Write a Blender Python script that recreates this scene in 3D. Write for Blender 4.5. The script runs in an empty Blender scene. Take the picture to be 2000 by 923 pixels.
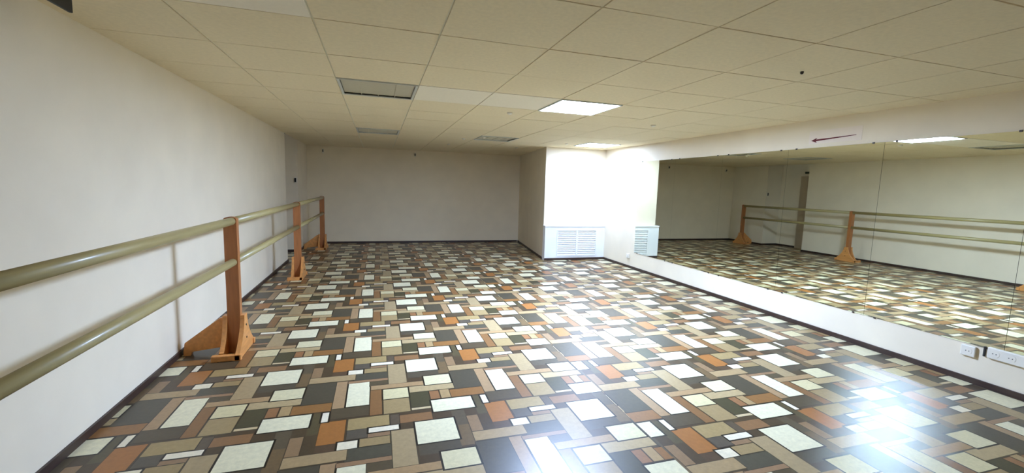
import bpy, bmesh, math, random
from mathutils import Vector, Matrix

S = bpy.context.scene
COL = S.collection

# ------------------------------------------------------------------ camera / world / exposure
F_PX, YAW, PITCH, ROLL, CAM_H = 844.9, 0.3019, 0.1133, 0.0297, 1.3465
fw = Vector((math.sin(YAW)*math.cos(PITCH), math.cos(YAW)*math.cos(PITCH), -math.sin(PITCH)))
rt = Vector((math.cos(YAW), -math.sin(YAW), 0.0))
up = rt.cross(fw)
r2 = math.cos(ROLL)*rt + math.sin(ROLL)*up
u2 = -math.sin(ROLL)*rt + math.cos(ROLL)*up
cam_data = bpy.data.cameras.new('camera')
cam = bpy.data.objects.new('camera', cam_data)
COL.objects.link(cam)
M = Matrix((( r2.x, u2.x, -fw.x), (r2.y, u2.y, -fw.y), (r2.z, u2.z, -fw.z)))
cam.matrix_world = Matrix.Translation((0, 0, CAM_H)) @ M.to_4x4()
cam_data.sensor_fit = 'HORIZONTAL'
cam_data.sensor_width = 36.0
cam_data.lens = 36.0*F_PX/2000.0
cam_data.clip_start = 0.02
S.camera = cam

world = bpy.data.worlds.new('world')
world.use_nodes = True
world.node_tree.nodes['Background'].inputs[0].default_value = (0.9, 0.95, 1.0, 1)
world.node_tree.nodes['Background'].inputs[1].default_value = 0.02
S.world = world
S.view_settings.view_transform = 'Standard'
S.view_settings.look = 'None'
S.view_settings.gamma = 1.0
S.view_settings.use_curve_mapping = False
S.view_settings.exposure = 2.3

LAMP_STRENGTH = 44.0
FAR_LAMP_STRENGTH = 9.0
LAMP_COLOR = (0.71, 0.96, 1.47)

# ------------------------------------------------------------------ room numbers (metres)
XL, XR, H = -1.444, 4.22, 2.109
YN, YB = -2.6, 10.2
GX, GY, T = 0.9077, 1.7271, 0.6          # ceiling grid origin and module

def lin(c):
    o = []
    for v in c:
        v /= 255.0
        o.append(v/12.92 if v <= 0.04045 else ((v+0.055)/1.055)**2.4)
    return tuple(o)

# ------------------------------------------------------------------ materials
def mat(name, color, rough=0.6, metal=0.0, spec=0.5, noise=0.0, nscale=20.0, bump=0.0, bscale=60.0,
        stretch=(1, 1, 1), emit=None, coat=0.0):
    m = bpy.data.materials.new(name)
    m.use_nodes = True
    nt = m.node_tree
    b = nt.nodes['Principled BSDF']
    b.inputs['Base Color'].default_value = (*color, 1)
    b.inputs['Roughness'].default_value = rough
    b.inputs['Metallic'].default_value = metal
    b.inputs['Specular IOR Level'].default_value = spec
    if coat:
        b.inputs['Coat Weight'].default_value = coat
        b.inputs['Coat Roughness'].default_value = 0.15
    tc = nt.nodes.new('ShaderNodeTexCoord')
    mp = nt.nodes.new('ShaderNodeMapping')
    mp.inputs['Scale'].default_value = stretch
    nt.links.new(tc.outputs['Object'], mp.inputs[0])
    if noise:
        n = nt.nodes.new('ShaderNodeTexNoise')
        n.inputs['Scale'].default_value = nscale
        n.inputs['Detail'].default_value = 5
        nt.links.new(mp.outputs[0], n.inputs['Vector'])
        cr = nt.nodes.new('ShaderNodeMapRange')
        cr.inputs['From Min'].default_value = 0.3
        cr.inputs['From Max'].default_value = 0.7
        cr.inputs['To Min'].default_value = 1.0-noise
        cr.inputs['To Max'].default_value = 1.0+noise*0.6
        nt.links.new(n.outputs[0], cr.inputs[0])
        mx = nt.nodes.new('ShaderNodeVectorMath')
        mx.operation = 'SCALE'
        mx.inputs[0].default_value = color
        nt.links.new(cr.outputs[0], mx.inputs['Scale'])
        nt.links.new(mx.outputs[0], b.inputs['Base Color'])
    if bump:
        n2 = nt.nodes.new('ShaderNodeTexNoise')
        n2.inputs['Scale'].default_value = bscale
        n2.inputs['Detail'].default_value = 4
        nt.links.new(mp.outputs[0], n2.inputs['Vector'])
        bp = nt.nodes.new('ShaderNodeBump')
        bp.inputs['Strength'].default_value = bump
        bp.inputs['Distance'].default_value = 0.002
        nt.links.new(n2.outputs[0], bp.inputs['Height'])
        nt.links.new(bp.outputs[0], b.inputs['Normal'])
    if emit:
        b.inputs['Emission Color'].default_value = (*emit[0], 1)
        b.inputs['Emission Strength'].default_value = emit[1]
    return m

WALL = mat('wall_paint', (0.89, 0.78, 0.60), 0.55, spec=0.3, noise=0.04, nscale=3, bump=0.15, bscale=90)
WALLB = mat('end_wall_paint', (0.89, 0.76, 0.55), 0.55, spec=0.3, noise=0.04, nscale=3, bump=0.15, bscale=90)
CEIL = mat('ceiling_tile_board', (0.86, 0.73, 0.50), 0.85, spec=0.2, noise=0.05, nscale=45, bump=0.35, bscale=160)
CEILP = mat('new_ceiling_tile_board', (0.92, 0.83, 0.67), 0.7, spec=0.2, noise=0.02, nscale=45, bump=0.2, bscale=160)
BAR = mat('ceiling_grid_metal', (0.80, 0.75, 0.60), 0.4, spec=0.5, noise=0.03, nscale=8)
SKIRT = mat('dark_skirting', lin((62, 44, 36)), 0.45, noise=0.15, nscale=12, stretch=(1, 1, 6))
WOOD = mat('varnished_pine', lin((178, 112, 62)), 0.38, noise=0.16, nscale=7, stretch=(6, 6, 0.7), coat=0.25)
WOODY = mat('varnished_pine_board', lin((222, 152, 84)), 0.38, noise=0.16, nscale=7, stretch=(5, 0.8, 5), coat=0.25)
RAIL = mat('pale_rail_wood', lin((178, 162, 110)), 0.4, noise=0.10, nscale=9, stretch=(8, 0.6, 8), coat=0.2)
WHITE = mat('white_plastic', (0.88, 0.82, 0.70), 0.35, noise=0.02, nscale=10)
ENAMEL = mat('white_painted_board', (0.88, 0.88, 0.87), 0.45, noise=0.02, nscale=6)
DARK = mat('black_plastic', (0.012, 0.011, 0.010), 0.5, noise=0.1, nscale=20)
HOLE = mat('dark_socket_hole', (0.04, 0.035, 0.03), 0.7, noise=0.1, nscale=20)
MIRROR = mat('mirror_silvering', (0.74, 0.76, 0.64), 0.012, metal=1.0)
MEDGE = mat('mirror_glass_edge', (0.045, 0.06, 0.045), 0.25, noise=0.1, nscale=10)
STEEL = mat('dark_steel_clip', (0.07, 0.055, 0.045), 0.4, metal=0.6, noise=0.1, nscale=30)
LAMP = mat('lit_diffuser', (0.9, 0.9, 0.9), 0.5, noise=0.01, nscale=30, emit=(LAMP_COLOR, LAMP_STRENGTH))
LAMP2 = mat('lit_diffuser_dim', (0.9, 0.9, 0.9), 0.5, noise=0.01, nscale=30, emit=(LAMP_COLOR, FAR_LAMP_STRENGTH))  # far lamp: same diffuser, emission lowered to hold back pillar and floor highlights
FRAME = mat('lamp_frame_enamel', (0.62, 0.62, 0.56), 0.4, noise=0.02, nscale=20)
PAN = mat('lamp_pan_enamel', (0.46, 0.48, 0.45), 0.35, noise=0.03, nscale=20)
OPAL = mat('unlit_prismatic_diffuser', (0.64, 0.58, 0.43), 0.3, noise=0.05, nscale=60, bump=0.3, bscale=200)
LOUVRE = mat('lamp_louvre_metal', (0.55, 0.56, 0.53), 0.3, metal=0.7, noise=0.05, nscale=20)
PAPER = mat('sign_paper', (0.90, 0.78, 0.66), 0.7, noise=0.02, nscale=15)
REDINK = mat('red_arrow_ink', (0.16, 0.012, 0.015), 0.6, noise=0.1, nscale=30)
GREENP = mat('dark_green_plastic', (0.03, 0.045, 0.02), 0.5, noise=0.1, nscale=20)
SLAT = mat('painted_grille_slats', (0.86, 0.86, 0.84), 0.4, noise=0.02, nscale=10)

# ------------------------------------------------------------------ mesh helpers
class MB:
    def __init__(self):
        self.bm = bmesh.new()
    def box(self, x0, x1, y0, y1, z0, z1, mi=0, bevel=0.0, seg=2):
        if bevel:
            t = bmesh.new()
            bmesh.ops.create_cube(t, size=1.0)
            for v in t.verts:
                v.co = Vector(((x0+x1)/2+v.co.x*(x1-x0), (y0+y1)/2+v.co.y*(y1-y0), (z0+z1)/2+v.co.z*(z1-z0)))
            bmesh.ops.bevel(t, geom=t.edges[:]+t.verts[:], offset=bevel, segments=seg, affect='EDGES', profile=0.5)
            for f in t.faces: f.material_index = mi
            me = bpy.data.meshes.new('tmp'); t.to_mesh(me); t.free()
            self.bm.from_mesh(me); bpy.data.meshes.remove(me)
            return self
        vs = [self.bm.verts.new(c) for c in ((x0,y0,z0),(x1,y0,z0),(x1,y1,z0),(x0,y1,z0),(x0,y0,z1),(x1,y0,z1),(x1,y1,z1),(x0,y1,z1))]
        for q in ((0,3,2,1),(4,5,6,7),(0,1,5,4),(1,2,6,5),(2,3,7,6),(3,0,4,7)):
            f = self.bm.faces.new([vs[k] for k in q]); f.material_index = mi
        return self
    def quad(self, pts, mi=0):
        f = self.bm.faces.new([self.bm.verts.new(p) for p in pts]); f.material_index = mi
        return self
    def prism(self, pts, axis, a, b, mi=0):
        """pts: outline in the two other axes (in x,y,z order); extruded along axis from a to b"""
        def mk(p, w):
            c = list(p); c.insert(axis, w); return c
        A = [self.bm.verts.new(mk(p, a)) for p in pts]
        B = [self.bm.verts.new(mk(p, b)) for p in pts]
        n = len(pts)
        fs = [self.bm.faces.new(A), self.bm.faces.new(B[::-1])]
        for i in range(n):
            fs.append(self.bm.faces.new([A[i], B[i], B[(i+1) % n], A[(i+1) % n]]))
        for f in fs: f.material_index = mi
        return self
    def tube(self, axis, c, r, a, b, n=20, mi=0, roundend=False):
        """cylinder along axis between a and b; c = centre in the other two axes"""
        steps = [(a, r), (b, r)]
        if roundend:
            k = [(0.0, 0.55), (0.25, 0.85), (0.6, 1.0)]
            steps = [(a+r*0.5*s, r*q) for s, q in k]+[(b-r*0.5*s, r*q) for s, q in reversed(k)]
        rings = []
        for w, rr in steps:
            ring = []
            for i in range(n):
                t = 2*math.pi*i/n
                p = [c[0]+rr*math.cos(t), c[1]+rr*math.sin(t)]
                p.insert(axis, w)
                ring.append(self.bm.verts.new(p))
            rings.append(ring)
        fs = [self.bm.faces.new(rings[0]), self.bm.faces.new(rings[-1][::-1])]
        for q in range(len(rings)-1):
            for i in range(n):
                f = self.bm.faces.new([rings[q][i], rings[q+1][i], rings[q+1][(i+1) % n], rings[q][(i+1) % n]])
                f.smooth = True
                fs.append(f)
        for f in fs: f.material_index = mi
        return self
    def dome(self, c, r, h, n=20, mi=0, down=True):
        prof = [(1.0, 0.0), (1.0, 0.35), (0.92, 0.62), (0.7, 0.85), (0.4, 0.96), (0.12, 1.0)]
        rings = []
        for rr, hh in prof:
            rings.append([self.bm.verts.new((c[0]+r*rr*math.cos(2*math.pi*i/n), c[1]+r*rr*math.sin(2*math.pi*i/n), c[2]-h*hh)) for i in range(n)])
        fs = [self.bm.faces.new(rings[0]), self.bm.faces.new(rings[-1][::-1])]
        for q in range(len(rings)-1):
            for i in range(n):
                f = self.bm.faces.new([rings[q][i], rings[q+1][i], rings[q+1][(i+1) % n], rings[q][(i+1) % n]])
                f.smooth = True; fs.append(f)
        for f in fs: f.material_index = mi
        return self
    def build(self, name, mats, parent=None, origin=None):
        bmesh.ops.recalc_face_normals(self.bm, faces=self.bm.faces[:])
        me = bpy.data.meshes.new(name)
        if origin is not None:
            bmesh.ops.translate(self.bm, verts=self.bm.verts[:], vec=-Vector(origin))
        self.bm.to_mesh(me); self.bm.free()
        for m in (mats if isinstance(mats, (list, tuple)) else [mats]):
            me.materials.append(m)
        o = bpy.data.objects.new(name, me)
        COL.objects.link(o)
        if origin is not None: o.location = origin
        if parent is not None: o.parent = parent
        return o

def tag(o, label=None, cat=None, group=None, kind=None):
    if label: o['label'] = label
    if cat: o['category'] = cat
    if group: o['group'] = group
    if kind: o['kind'] = kind
    return o

def empty(name, loc):
    o = bpy.data.objects.new(name, None)
    o.empty_display_size = 0.1
    o.location = loc
    COL.objects.link(o)
    return o

def dup(root, loc, label=None, group=None):
    r = root.copy(); COL.objects.link(r); r.location = loc
    if label: r['label'] = label
    if group: r['group'] = group
    for ch in list(root.children):
        c = ch.copy(); COL.objects.link(c); c.parent = r
        for g in list(ch.children):
            d = g.copy(); COL.objects.link(d); d.parent = c
    return r

def struct(name, mb, m, label=None, parent=None):
    o = mb.build(name, m, parent)
    if parent is None:
        tag(o, label, None, kind='structure')
    return o

# ------------------------------------------------------------------ floor: printed vinyl sheet
# one printed repeat, as rectangles (x0, x1, y0, y1, colour, outline width) in fractions of the repeat
CREAM = (232, 234, 212); BLACKL = (22, 17, 12)
REP = [
    (0.637, 0.725, -0.62, -0.30, (116, 94, 68), 0),
    (0.405, 0.637, -0.655, -0.542, (82, 76, 66), 0),
    (0.637, 0.72, -0.40, -0.16, (92, 82, 68), 0),
    (-0.135, 0.010, -0.50, -0.419, (88, 66, 52), 0),
    (-0.20, -0.137, -0.30, -0.05, (86, 78, 56), 0),
    (-0.090, 0.141, -0.145, -0.012, (84, 73, 58), 2),
    (-0.089, -0.010, -0.010, 0.393, (172, 140, 108), 2),
    (-0.006, 0.136, -0.005, 0.368, CREAM, 3),
    (0.143, 0.216, -0.152, 0.200, (142, 98, 60), 2),
    (-0.135, 0.007, -0.419, -0.170, (172, 106, 46), 1),
    (0.020, 0.258, -0.300, -0.168, (166, 144, 102), 2),
    (0.020, 0.136, -0.398, -0.302, (88, 82, 76), 1),
    (0.136, 0.258, -0.404, -0.362, (150, 118, 92), 1),
    (0.140, 0.310, -0.354, -0.303, (240, 238, 226), 3),
    (0.090, 0.256, -0.489, -0.411, (162, 140, 102), 2),
    (-0.022, 0.082, -0.492, -0.416, (238, 234, 218), 3),
    (0.025, 0.262, -0.610, -0.498, (80, 79, 70), 1),
    (-0.012, 0.263, -0.650, -0.614, (158, 122, 94), 1),
    (0.136, 0.263, -0.733, -0.654, (88, 77, 60), 1),
    (0.266, 0.393, -0.731, -0.367, (172, 152, 120), 2),
    (-0.279, 0.032, 0.409, 0.503, (174, 149, 114), 2),
    (-0.278, -0.209, 0.510, 0.695, (148, 118, 90), 2),
    (-0.283, -0.092, 0.088, 0.396, (78, 74, 64), 1),
    (-0.330, -0.095, -0.030, 0.080, (152, 102, 54), 1),
    (0.605, 0.668, -0.028, 0.095, (178, 150, 110), 2),
    (0.533, 0.595, -0.028, 0.090, (156, 106, 70), 2),
    (0.399, 0.526, -0.114, 0.096, (72, 70, 50), 1),
    (0.530, 0.800, -0.205, -0.046, CREAM, 3),
    (0.400, 0.520, -0.146, -0.122, (208, 192, 160), 1),
    (0.321, 0.516, -0.292, -0.196, (146, 104, 70), 1),
    (0.264, 0.317, -0.300, -0.177, (92, 80, 70), 1),
    (0.226, 0.392, 0.043, 0.192, (216, 210, 174), 3),
    (0.227, 0.390, -0.155, 0.032, (164, 142, 104), 2),
    (0.145, 0.516, 0.207, 0.272, (176, 144, 108), 1),
    (0.403, 0.712, 0.104, 0.196, (184, 164, 128), 1),
    (0.517, 0.708, 0.197, 0.352, (220, 218, 188), 3),
    (0.405, 0.640, -0.545, -0.302, CREAM, 3),
    (-0.104, -0.137, 0, 0, CREAM, 0),
    (-0.136, -0.099, -0.166, -0.050, (240, 238, 226), 3),
]
PX, PY, FX, FY = 0.9387, 0.9082, -0.1867, 2.6545
BASE = (78, 62, 46)
OUT = {0: 0.0, 1: 0.0035, 2: 0.005, 3: 0.011}
def build_repeat():
    rects = []
    for (x0, x1, y0, y1, c, o) in REP:
        if x1 <= x0: continue
        if o:
            w = OUT[o]
            dark = BLACKL if o == 3 else tuple(int(v*0.45) for v in c)
            rects.append((x0-w, x1+w, y0-w*1.05, y1+w*1.05, dark))
        rects.append((x0, x1, y0, y1, c))
    full = []
    for r in rects:
        for i in (-1, 0, 1, 2):
            for j in (-1, 0, 1, 2):
                a = (r[0]+i, r[1]+i, r[2]+j, r[3]+j)
                if a[1] > 0 and a[0] < 1 and a[3] > 0 and a[2] < 1:
                    full.append((max(a[0], 0), min(a[1], 1), max(a[2], 0), min(a[3], 1), r[4]))
    xs = sorted({0.0, 1.0} | {round(v, 5) for r in full for v in r[:2]})
    ys = sorted({0.0, 1.0} | {round(v, 5) for r in full for v in r[2:4]})
    nx, ny = len(xs)-1, len(ys)-1
    grid = [[BASE]*nx for _ in range(ny)]
    import bisect
    for r in full:
        i0, i1 = bisect.bisect_left(xs, round(r[0], 5)), bisect.bisect_left(xs, round(r[1], 5))
        j0, j1 = bisect.bisect_left(ys, round(r[2], 5)), bisect.bisect_left(ys, round(r[3], 5))
        for j in range(j0, j1):
            row = grid[j]
            for i in range(i0, i1): row[i] = r[4]
    done = [[False]*nx for _ in range(ny)]
    out = []
    for j in range(ny):
        for i in range(nx):
            if done[j][i]: continue
            c = grid[j][i]; i1 = i
            while i1 < nx and grid[j][i1] == c and not done[j][i1]: i1 += 1
            j1 = j+1
            while j1 < ny and all(grid[j1][k] == c and not done[j1][k] for k in range(i, i1)): j1 += 1
            for q in range(j, j1):
                for k in range(i, i1): done[q][k] = True
            out.append((xs[i], xs[i1], ys[j], ys[j1], c))
    return out

FLX0, FLX1 = XL-0.6, XR+0.05
def build_floor():
    rep = build_repeat()
    verts, faces, cols = [], [], []
    seam = 1.725
    lx = lambda x: (x-FX)/PX
    ly = lambda y: (y-FY)/PY
    for (a, b, sx, sy) in ((lx(FLX0), seam, 0.0, 0.0), (seam, lx(FLX1), 0.02, 0.385)):
        y0, y1 = ly(YN-0.05), ly(YB+0.05)
        for i in range(math.floor(a-sx), math.ceil(b-sx)):
            for j in range(math.floor(y0-sy), math.ceil(y1-sy)):
                for (p, q, r, s, c) in rep:
                    X0, X1 = max(p+i+sx, a), min(q+i+sx, b)
                    Y0, Y1 = max(r+j+sy, y0), min(s+j+sy, y1)
                    if X1-X0 < 1e-5 or Y1-Y0 < 1e-5: continue
                    n = len(verts)
                    for (u, v) in ((X0, Y0), (X1, Y0), (X1, Y1), (X0, Y1)):
                        verts.append((FX+u*PX, FY+v*PY, 0.0))
                    faces.append((n, n+1, n+2, n+3)); cols.append(c)
    me = bpy.data.meshes.new('floor')
    me.from_pydata(verts, [], faces)
    ca = me.color_attributes.new('print', 'FLOAT_COLOR', 'CORNER')
    k = 0
    data = []
    for c in cols:
        l = lin(c)
        data += [(l[0]*0.82+l[1]*0.18+0.008)*0.92, (l[1]*0.95+l[0]*0.05+0.007)*0.82, (l[2]*0.95+l[0]*0.05+0.006)*0.66, 1.0]*4
    ca.data.foreach_set('color', data)
    o = bpy.data.objects.new('floor', me)
    COL.objects.link(o)
    m = bpy.data.materials.new('patchwork_vinyl'); m.use_nodes = True
    nt = m.node_tree; b = nt.nodes['Principled BSDF']
    at = nt.nodes.new('ShaderNodeAttribute'); at.attribute_name = 'print'
    tc = nt.nodes.new('ShaderNodeTexCoord')
    n = nt.nodes.new('ShaderNodeTexNoise'); n.inputs['Scale'].default_value = 38; n.inputs['Detail'].default_value = 8
    n.inputs['Roughness'].default_value = 0.7
    nt.links.new(tc.outputs['Object'], n.inputs['Vector'])
    mr = nt.nodes.new('ShaderNodeMapRange')
    mr.inputs['From Min'].default_value = 0.3; mr.inputs['From Max'].default_value = 0.7
    mr.inputs['To Min'].default_value = 0.84; mr.inputs['To Max'].default_value = 1.08
    nt.links.new(n.outputs[0], mr.inputs[0])
    mx = nt.nodes.new('ShaderNodeVectorMath'); mx.operation = 'SCALE'
    nt.links.new(at.outputs['Color'], mx.inputs[0]); nt.links.new(mr.outputs[0], mx.inputs['Scale'])
    nt.links.new(mx.outputs[0], b.inputs['Base Color'])
    b.inputs['Roughness'].default_value = 0.34
    b.inputs['Specular IOR Level'].default_value = 0.38
    n2 = nt.nodes.new('ShaderNodeTexNoise'); n2.inputs['Scale'].default_value = 90; n2.inputs['Detail'].default_value = 3
    nt.links.new(tc.outputs['Object'], n2.inputs['Vector'])
    bp = nt.nodes.new('ShaderNodeBump'); bp.inputs['Strength'].default_value = 0.15; bp.inputs['Distance'].default_value = 0.001
    nt.links.new(n2.outputs[0], bp.inputs['Height']); nt.links.new(bp.outputs[0], b.inputs['Normal'])
    me.materials.append(m)
    tag(o, 'glossy vinyl floor printed with a patchwork of cream, tan, orange and brown rectangles', kind='structure')
build_floor()

# ------------------------------------------------------------------ walls
W = 0.18
NY0, NY1, NX = 7.92, 9.06, XL-0.5       # niche in the left wall
mb = MB()
mb.box(XL-W-0.5, XL, YN-W, NY0, -0.02, H+0.1)
mb.box(XL-W-0.5, XL, NY1, YB+W, -0.02, H+0.1)
mb.box(XL-W-0.5, NX, NY0, NY1, -0.02, H+0.1)
struct('wall_left', mb, WALL, 'long pale painted wall behind the ballet barre')
struct('wall_right', MB().box(XR, XR+W, YN-W, YB+W, -0.02, H+0.1), WALL, 'pale painted wall carrying the mirrors')
struct('wall_back', MB().box(XL, XR, YB, YB+W, -0.02, H+0.1), WALLB, 'far end wall in shade')
struct('wall_front', MB().box(XL, XR, YN-W, YN, -0.02, H+0.1), WALL, 'wall behind the camera')
# full height boxed pillar in the far right corner
CX0, CY0 = 2.985, 7.60
mb = MB().prism([(CX0, CY0), (XR, CY0), (XR, YB), (3.33, YB)], 2, 0.0, H+0.02)
struct('wall_pillar', mb, WALL, 'full height white boxed pillar in the far right corner')

mb = MB().box(NX, NX+0.03, 7.935, 8.50, 0.0, 1.84)
mb.box(NX+0.03, NX+0.04, 7.99, 8.44, 0.95, 1.76, bevel=0.004); mb.box(NX+0.03, NX+0.04, 7.99, 8.44, 0.08, 0.86, bevel=0.004)
dr = struct('door_1', mb, mat('beige_door_paint', (0.58, 0.46, 0.33), 0.5, noise=0.05, nscale=5), 'narrow beige brown door in the left wall recess, seen in the mirror')
MB().tube(1, (NX+0.06, 0.98), 0.009, 8.37, 8.47, 12).build('door_handle', STEEL, dr)
def skirt(name, segs):
    mb = MB()
    for (x0, x1, y0, y1) in segs: mb.box(x0, x1, y0, y1, 0.0, 0.042)
    struct(name, mb, SKIRT, 'narrow dark brown skirting strip')
t = 0.014
skirt('baseboard_left', [(XL, XL+t, YN, NY0), (NX, NX+t, NY0, NY1), (NX, XL, NY1-t, NY1), (XL, XL+t, NY1-t, YB)])
skirt('baseboard_right', [(XR-t, XR, YN, 7.465)])
skirt('baseboard_back', [(XL+t, 3.3, YB-t, YB)])
mb = MB().prism([(CX0-t, CY0), (CX0, CY0), (3.33, YB-t), (3.33-t, YB-t)], 2, 0.0, 0.042)
struct('baseboard_pillar', mb, SKIRT, 'narrow dark skirting strip')

# ------------------------------------------------------------------ ceiling
FIX = {(1, 3): 'lit', (4, 8): 'lit', (-2, 3): 'off', (-2, 8): 'off', (1, 8): 'off'}
PALE = [(-1, 3), (0, 3), (-3, 0)]
mb = MB(); g = 0.0045
pale = []
for i in range(-5, 7):
    for j in range(-8, 16):
        x0, x1 = GX+i*T, GX+(i+1)*T
        y0, y1 = GY+j*T, GY+(j+1)*T
        a, b_ = max(x0+g, XL), min(x1-g, XR)
        c, d = max(y0+g, YN), min(y1-g, YB)
        if b_-a < 0.02 or d-c < 0.02 or (i, j) in FIX: continue
        if (i, j) in PALE:
            pale.append((a, b_, c, d)); continue
        # very slight sag / tilt of every laid-in board
        rnd = random.Random(i*97+j)
        dz = rnd.uniform(-0.001, 0.001)
        mb.box(a, b_, c, d, H+dz, H+0.015+dz, 0)
for i in range(-4, 8):
    x = GX+i*T
    if XL < x < XR: mb.box(x-0.012, x+0.012, YN, YB, H+0.006, H+0.03, 1)
for j in range(-8, 16):
    y = GY+j*T
    if YN < y < YB: mb.box(XL, XR, y-0.012, y+0.012, H+0.0062, H+0.029, 1)
mb.box(XL-0.1, XR+0.1, YN-0.1, YB+0.1, H+0.12, H+0.14, 0)
ceil = struct('ceiling', mb, [CEIL, BAR], 'suspended ceiling of square boards in a thin metal grid')
for (a, b_, c, d) in pale:
    o = MB().box(a, b_, c, d, H-0.001, H+0.016).build('ceiling_tile', CEILP, ceil)
    o['label'] = 'newer, whiter ceiling board'

# ------------------------------------------------------------------ ceiling lamps
def lamp_frame(mb):
    e, w, k = 0.296, 0.018, 0.008
    mb.box(-e, e, -e, -e+w, -k, 0.012); mb.box(-e, e, e-w, e, -k, 0.012)
    mb.box(-e, -e+w, -e+w, e-w, -k, 0.012); mb.box(e-w, e, -e+w, e-w, -k, 0.012)
def make_lit(dm=None):
    r = empty('ceiling_light', (0, 0, H))
    m1 = MB(); lamp_frame(m1); m1.build('frame', FRAME, r)
    m2 = MB(); m2.box(-0.277, 0.277, -0.277, 0.277, -0.004, 0.004, bevel=0.002); m2.build('diffuser', dm or LAMP, r)
    return r
def make_off():
    r = empty('ceiling_light', (0, 0, H))
    m1 = MB(); lamp_frame(m1); m1.build('frame', FRAME, r)
    m2 = MB()
    m2.box(-0.29, 0.29, -0.29, 0.29, 0.055, 0.06)
    m2.box(-0.29, -0.278, -0.29, 0.29, 0.0, 0.055); m2.box(0.278, 0.29, -0.29, 0.29, 0.0, 0.055)
    m2.box(-0.278, 0.278, -0.29, -0.278, 0.0, 0.055); m2.box(-0.278, 0.278, 0.278, 0.29, 0.0, 0.055)
    m2.build('housing', PAN, r)
    m4 = MB()
    m4.box(-0.277, 0.277, -0.277, 0.277, 0.010, 0.013)
    for k in range(1, 4):
        m4.box(-0.278+0.139*k-0.004, -0.278+0.139*k+0.004, -0.277, 0.277, 0.002, 0.010)
    m4.build('diffuser', OPAL, r)
    return r
labels = {
    (1, 3): 'glowing square ceiling light nearest the camera, at the end of two whiter boards',
    (4, 8): 'glowing square ceiling light in front of the white pillar',
    (-2, 3): 'unlit ceiling light left of the two whiter boards',
    (-2, 8): 'small looking unlit ceiling light near the far left end wall',
    (1, 8): 'unlit ceiling light between the far left one and the lit one by the pillar',
}
prot = {}
for (i, j), kind in FIX.items():
    loc = (GX+(i+0.5)*T, GY+(j+0.5)*T, H)
    grp = 'lit square ceiling lights' if kind == 'lit' else 'unlit square ceiling lights'
    if kind not in prot:
        r = make_lit() if kind == 'lit' else make_off()
        prot[kind] = r; r.location = loc
        tag(r, labels[(i, j)], 'ceiling light', grp)
    elif kind == 'lit':
        r = make_lit(LAMP2); r.location = loc
        tag(r, labels[(i, j)], 'ceiling light', grp)
    else:
        dup(prot[kind], loc, labels[(i, j)], grp)

# small round things on the ceiling
def make_head(name, r, h, m):
    o = MB().dome((0, 0, 0), r, h).build(name, m)
    o.location = (0, 0, H)
    return o
spots = [
    ((1.59, 6.75), 'small white round detector on the ceiling, close to the unlit far light', 'w'),
    ((1.33, 7.05), 'small white round detector near the far end, nearest the end wall of the left pair', 'w'),
    ((1.26, 8.18), 'small white round detector farthest left by the far end wall', 'w'),
    ((1.30, 4.38), 'small white round detector just below the second whiter board', 'w'),
    ((2.55, 8.05), 'small white round detector by the shaded side of the pillar', 'w'),
    ((3.05, 6.85), 'small white round detector left of the far glowing light', 'w'),
    ((3.05, 4.42), 'small white round detector right of the near glowing light', 'w'),
    ((2.51, 2.13), 'tiny dark sprinkler head on the bare right part of the ceiling', 'd'),
]
pw = pd = None
for (xy, lb, k) in spots:
    if k == 'w':
        if pw is None:
            pw = make_head('smoke_detector', 0.028, 0.02, WHITE); o = pw
        else:
            o = pw.copy(); COL.objects.link(o)
        tag(o, lb, 'detector', 'white round ceiling detectors')
    else:
        o = make_head('sprinkler_head', 0.010, 0.016, STEEL); tag(o, lb, 'sprinkler')
    o.location = (xy[0], xy[1], H-0.0005)

# thin black board hanging at the ceiling near the left wall
mb = MB().box(-1.285, -1.27, 1.95, 2.475, 2.045, H, bevel=0.003)
tag(mb.build('hanging_panel', DARK), 'black thin panel hanging from the ceiling beside the left wall, cut by the top edge', 'panel')

# ------------------------------------------------------------------ mirrors
seams = [6.43, 5.50, 4.57, 3.64, 2.71, 1.78, 0.85]
names_m = ['farthest mirror panel, reflecting the white pillar and the grille',
           'second mirror panel from the far end, reflecting the dim end wall',
           'third mirror panel from the far end, reflecting the far barre post',
           'fourth mirror panel from the far end, left end under the red arrow sign',
           'mirror panel between the last two dark seams, reflecting the lit ceiling light',
           'nearest mirror panel, cut off by the right edge of the picture']
tilt = [0.0008, -0.0010, 0.0006, -0.0008, 0.0004, -0.0004]
for k in range(6):
    gp = 0.0004 if k < 3 else 0.0012
    y1, y0 = seams[k]-gp, seams[k+1]+gp
    root = empty('mirror_panel', (XR, (y0+y1)/2, 0.289))
    hw, hh = (y1-y0)/2, 1.543
    mb = MB()
    mb.box(-0.006, -0.001, -hw, hw, 0.0, hh, 1)
    mb.bm.faces.ensure_lookup_table()
    for f in mb.bm.faces:
        if abs(f.calc_center_median().x+0.006) < 1e-5: f.material_index = 0
    gl = mb.build('glass', [MIRROR, MEDGE], root)
    gl.rotation_euler.z = tilt[k]*0.6
    for sy in (-1, 1):
        for z in (0.0, hh):
            c = MB()
            c.box(-0.010, -0.0005, sy*(hw-0.09)-0.009, sy*(hw-0.09)+0.009, z-0.007, z+0.007, bevel=0.002)
            c.build('clip', STEEL, root)
    tag(root, names_m[k], 'mirror', 'wall mirror panels side by side')

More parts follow.
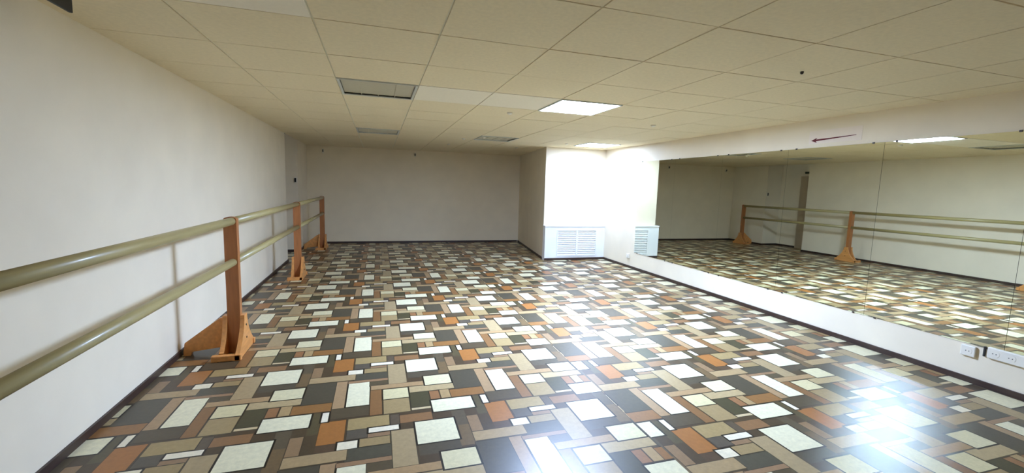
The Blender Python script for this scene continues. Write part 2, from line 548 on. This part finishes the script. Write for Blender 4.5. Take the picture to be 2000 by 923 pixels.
# ------------------------------------------------------------------ ballet barre
BX = -1.070
POST_Y = [0.95, 3.76, 6.57, 9.38]
root = empty('ballet_barre', (BX, POST_Y[1], 0))
tag(root, 'two rail wooden ballet barre on orange pine posts along the left wall', 'ballet barre')
def post_outline(hw, z0, z1):
    pts = [(-hw, z0), (hw, z0), (hw, z1-hw*0.5)]
    for k in range(1, 8):
        a = math.pi*k/8
        pts.append((hw*math.cos(a), z1-hw*0.5+hw*0.5*math.sin(a)))
    pts.append((-hw, z1-hw*0.5))
    return pts
def flare(y, hb, zt):
    """curved side board: wide at the floor, sweeping up to the post"""
    pts = [(-hb, 0.0), (hb, 0.0), (hb, 0.045)]
    n = 8
    for k in range(n+1):
        s = k/n
        yy = 0.036+(hb-0.056)*(1-s)**2.0
        zz = 0.05+(zt-0.05)*s
        pts.append((yy, zz))
    left = [(-p[0], p[1]) for p in pts[3:]][::-1]
    pts = pts + left + [(-hb, 0.045)]
    return [(y+p[0], p[1]) for p in pts]
ry = POST_Y[1]
for k, y in enumerate(POST_Y):
    yy = y-ry
    mb = MB().prism(post_outline(0.044, 0.0, 1.062), 1, yy-0.027, yy+0.027)
    bmesh.ops.bevel(mb.bm, geom=[e for e in mb.bm.edges if len(e.link_faces) == 2 and abs(e.calc_face_angle()) > 1.0], offset=0.004, segments=2, affect='EDGES')
    post = mb.build('post', WOOD, root)
    for sx in (-1, 1):
        m2 = MB().prism(flare(yy, 0.205 if sx > 0 else 0.15, 0.30), 0, sx*0.0595-0.015, sx*0.0595+0.015)
        m2.build('side_bracket', WOODY, post)
    if k != 2:
        m3 = MB().prism([(-0.0745, 0.05), (-0.0745, 0.285), (-0.10, 0.28), (-0.335, 0.10), (-0.345, 0.03), (-0.345, 0.0), (-0.30, 0.0), (-0.29, 0.03), (-0.11, 0.05)], 1, yy-0.02, yy+0.02)
        m3.build('wall_brace', WOODY, post)
    for q in (-0.185, 0.185):
        MB().box(-0.11, 0.085, yy+q-0.02, yy+q+0.02, 0.0, 0.045, bevel=0.005).build('foot_block', WOODY, post)
    for z in (0.115, 0.215):
        MB().tube(0, (yy, z), 0.008, 0.0740, 0.0785, 10).build('bolt', STEEL, post)
for k in range(3):
    a, b_ = POST_Y[k]-ry+0.0265, POST_Y[k+1]-ry-0.0265
    MB().tube(1, (0.010, 1.028), 0.029, a, b_, 28).build('top_rail', RAIL, root)
    MB().tube(1, (0.010, 0.715), 0.028, a, b_, 28).build('bottom_rail', RAIL, root)
# ------------------------------------------------------------------ radiator cabinet with a grille
root = empty('radiator_cabinet', (3.6, 7.48, 0))
tag(root, 'low white boxed radiator cabinet with louvred grille at the foot of the pillar', 'cabinet')
X0, X1 = 2.975-3.6, XR-3.6
D = CY0-7.48
GX0, GX1, GZ0, GZ1 = 3.215-3.6, 4.045-3.6, 0.075, 0.575
mb = MB()
mb.box(X0, GX0, 0, D-0.001, 0.0, 0.635); mb.box(GX1, X1-0.001, 0, D-0.001, 0.0, 0.635)
mb.box(GX0, GX1, 0, D-0.001, 0.0, GZ0); mb.box(GX0, GX1, 0, D-0.001, GZ1, 0.635)
mb.box(GX0, GX1, D-0.02, D-0.001, GZ0, GZ1)
mb.build('body', ENAMEL, root)
MB().box(X0-0.008, X1-0.001, -0.012, D-0.001, 0.635, 0.655, bevel=0.004).build('top_board', ENAMEL, root)
mb = MB(); xm = (GX0+GX1)/2
for (a, b_) in ((GX0, xm), (xm, GX1)):
    mb.box(a, a+0.018, -0.008, 0.02, GZ0, GZ1); mb.box(b_-0.018, b_, -0.008, 0.02, GZ0, GZ1)
    mb.box(a+0.018, b_-0.018, -0.008, 0.02, GZ1-0.016, GZ1); mb.box(a+0.018, b_-0.018, -0.008, 0.02, GZ0, GZ0+0.016)
mb.build('grille_frame', ENAMEL, root)
for (a, b_) in ((GX0+0.018, xm-0.018), (xm+0.018, GX1-0.018)):
    mb = MB()
    n = 13
    for k in range(n):
        z = GZ0+0.02+k*(GZ1-GZ0-0.036)/n
        mb.prism([(-0.004, z), (-0.001, z-0.001), (0.016, z+0.026), (0.013, z+0.028)], 0, a, b_)
    mb.build('grille', SLAT, root)
MB().box(X0-0.001, X1-0.001, -0.012, -0.0005, 0.0, 0.042).build('skirting_strip', SKIRT, root)

# ------------------------------------------------------------------ wall things
# red arrow paper above the mirrors
root = empty('arrow_sign', (XR, 3.17, 1.925))
tag(root, 'white paper strip with a long thin red arrow above the mirrors', 'sign')
MB().box(-0.003, -0.001, -0.26, 0.25, -0.055, 0.075).build('paper', PAPER, root)
mb = MB()
mb.prism([(0.205, -0.026), (0.19, -0.012), (-0.21, -0.0015), (-0.21, -0.0065), (0.19, -0.030)], 0, -0.0045, -0.0032)
mb.prism([(0.225, -0.021), (0.165, 0.004), (0.178, -0.016), (0.178, -0.026), (0.165, -0.046)], 0, -0.005, -0.0034)
mb.build('arrow', REDINK, root)

def socket(y, z, w, label, holes=1, name='wall_socket'):
    r = empty(name, (XR, y, z))
    tag(r, label, 'socket')
    MB().box(-0.022, -0.0005, -w/2, w/2, -0.04, 0.04, bevel=0.005).build('plate', WHITE, r)
    for k in range(holes):
        yc = -w/2+w*(k+0.5)/holes
        m = MB()
        m.tube(0, (yc, 0.0), 0.026, -0.0235, -0.0215, 20)
        m.build('socket_ring', WHITE, r)
        m = MB()
        m.tube(0, (yc-0.009, 0.0), 0.0032, -0.0245, -0.023, 10); m.tube(0, (yc+0.009, 0.0), 0.0032, -0.0245, -0.023, 10)
        m.build('pin_hole', HOLE, r)
    return r
socket(6.60, 0.205, 0.085, 'small white wall socket under the far end of the mirrors')
socket(1.965, 0.236, 0.085, 'single white wall socket under the mirrors near the right edge of the picture')
socket(1.735, 0.265, 0.25, 'long white socket block right of the single socket, at the right picture edge', 3, 'socket_block')
tag(MB().box(XR-0.016, XR-0.0005, 1.872, 1.884, 0.225, 0.30, bevel=0.004).build('socket_shadow_strip', HOLE), 'short dark strip between the two near wall sockets, standing in for a shadow', 'shadow strip')  # dark strip stands in for the shadow at the socket block's left side

# small dark things at the far end
r = empty('thermostat', (-1.49, NY1, 1.36))
# on the end face of the niche: plate with a dark screen
MB().box(-0.02, 0.035, -0.02, -0.001, -0.05, 0.05, bevel=0.004).build('plate', WHITE, r)
MB().box(-0.012, 0.022, -0.023, -0.0195, -0.038, 0.038).build('screen', DARK, r)
tag(r, 'tiny white box with black front on the wall recess at the far left', 'switch')
def wall_hook(x, z, label):
    r = empty('wall_hook', (x, YB, z))
    tag(r, label, 'hook', 'small hooks high on the end wall')
    MB().box(-0.018, 0.018, -0.012, -0.0005, -0.045, 0.045, bevel=0.003).build('plate', WHITE, r)
    m = MB()
    m.box(-0.008, 0.008, -0.045, -0.011, -0.022, -0.008); m.box(-0.008, 0.008, -0.045, -0.033, -0.008, 0.03)
    m.build('hook', DARK, r)
wall_hook(-1.12, 2.00, 'dark hook on white plate high on the end wall at its left corner')
wall_hook(0.81, 2.01, 'small pale hook high in the middle of the end wall')
MB_ = MB().box(NX+0.0005, NX+0.02, 8.10, 8.42, 1.905, 1.955, bevel=0.003)
tag(MB_.build('exit_plate', GREENP), 'small dark plate above the door in the wall recess, seen in the mirror', 'sign')
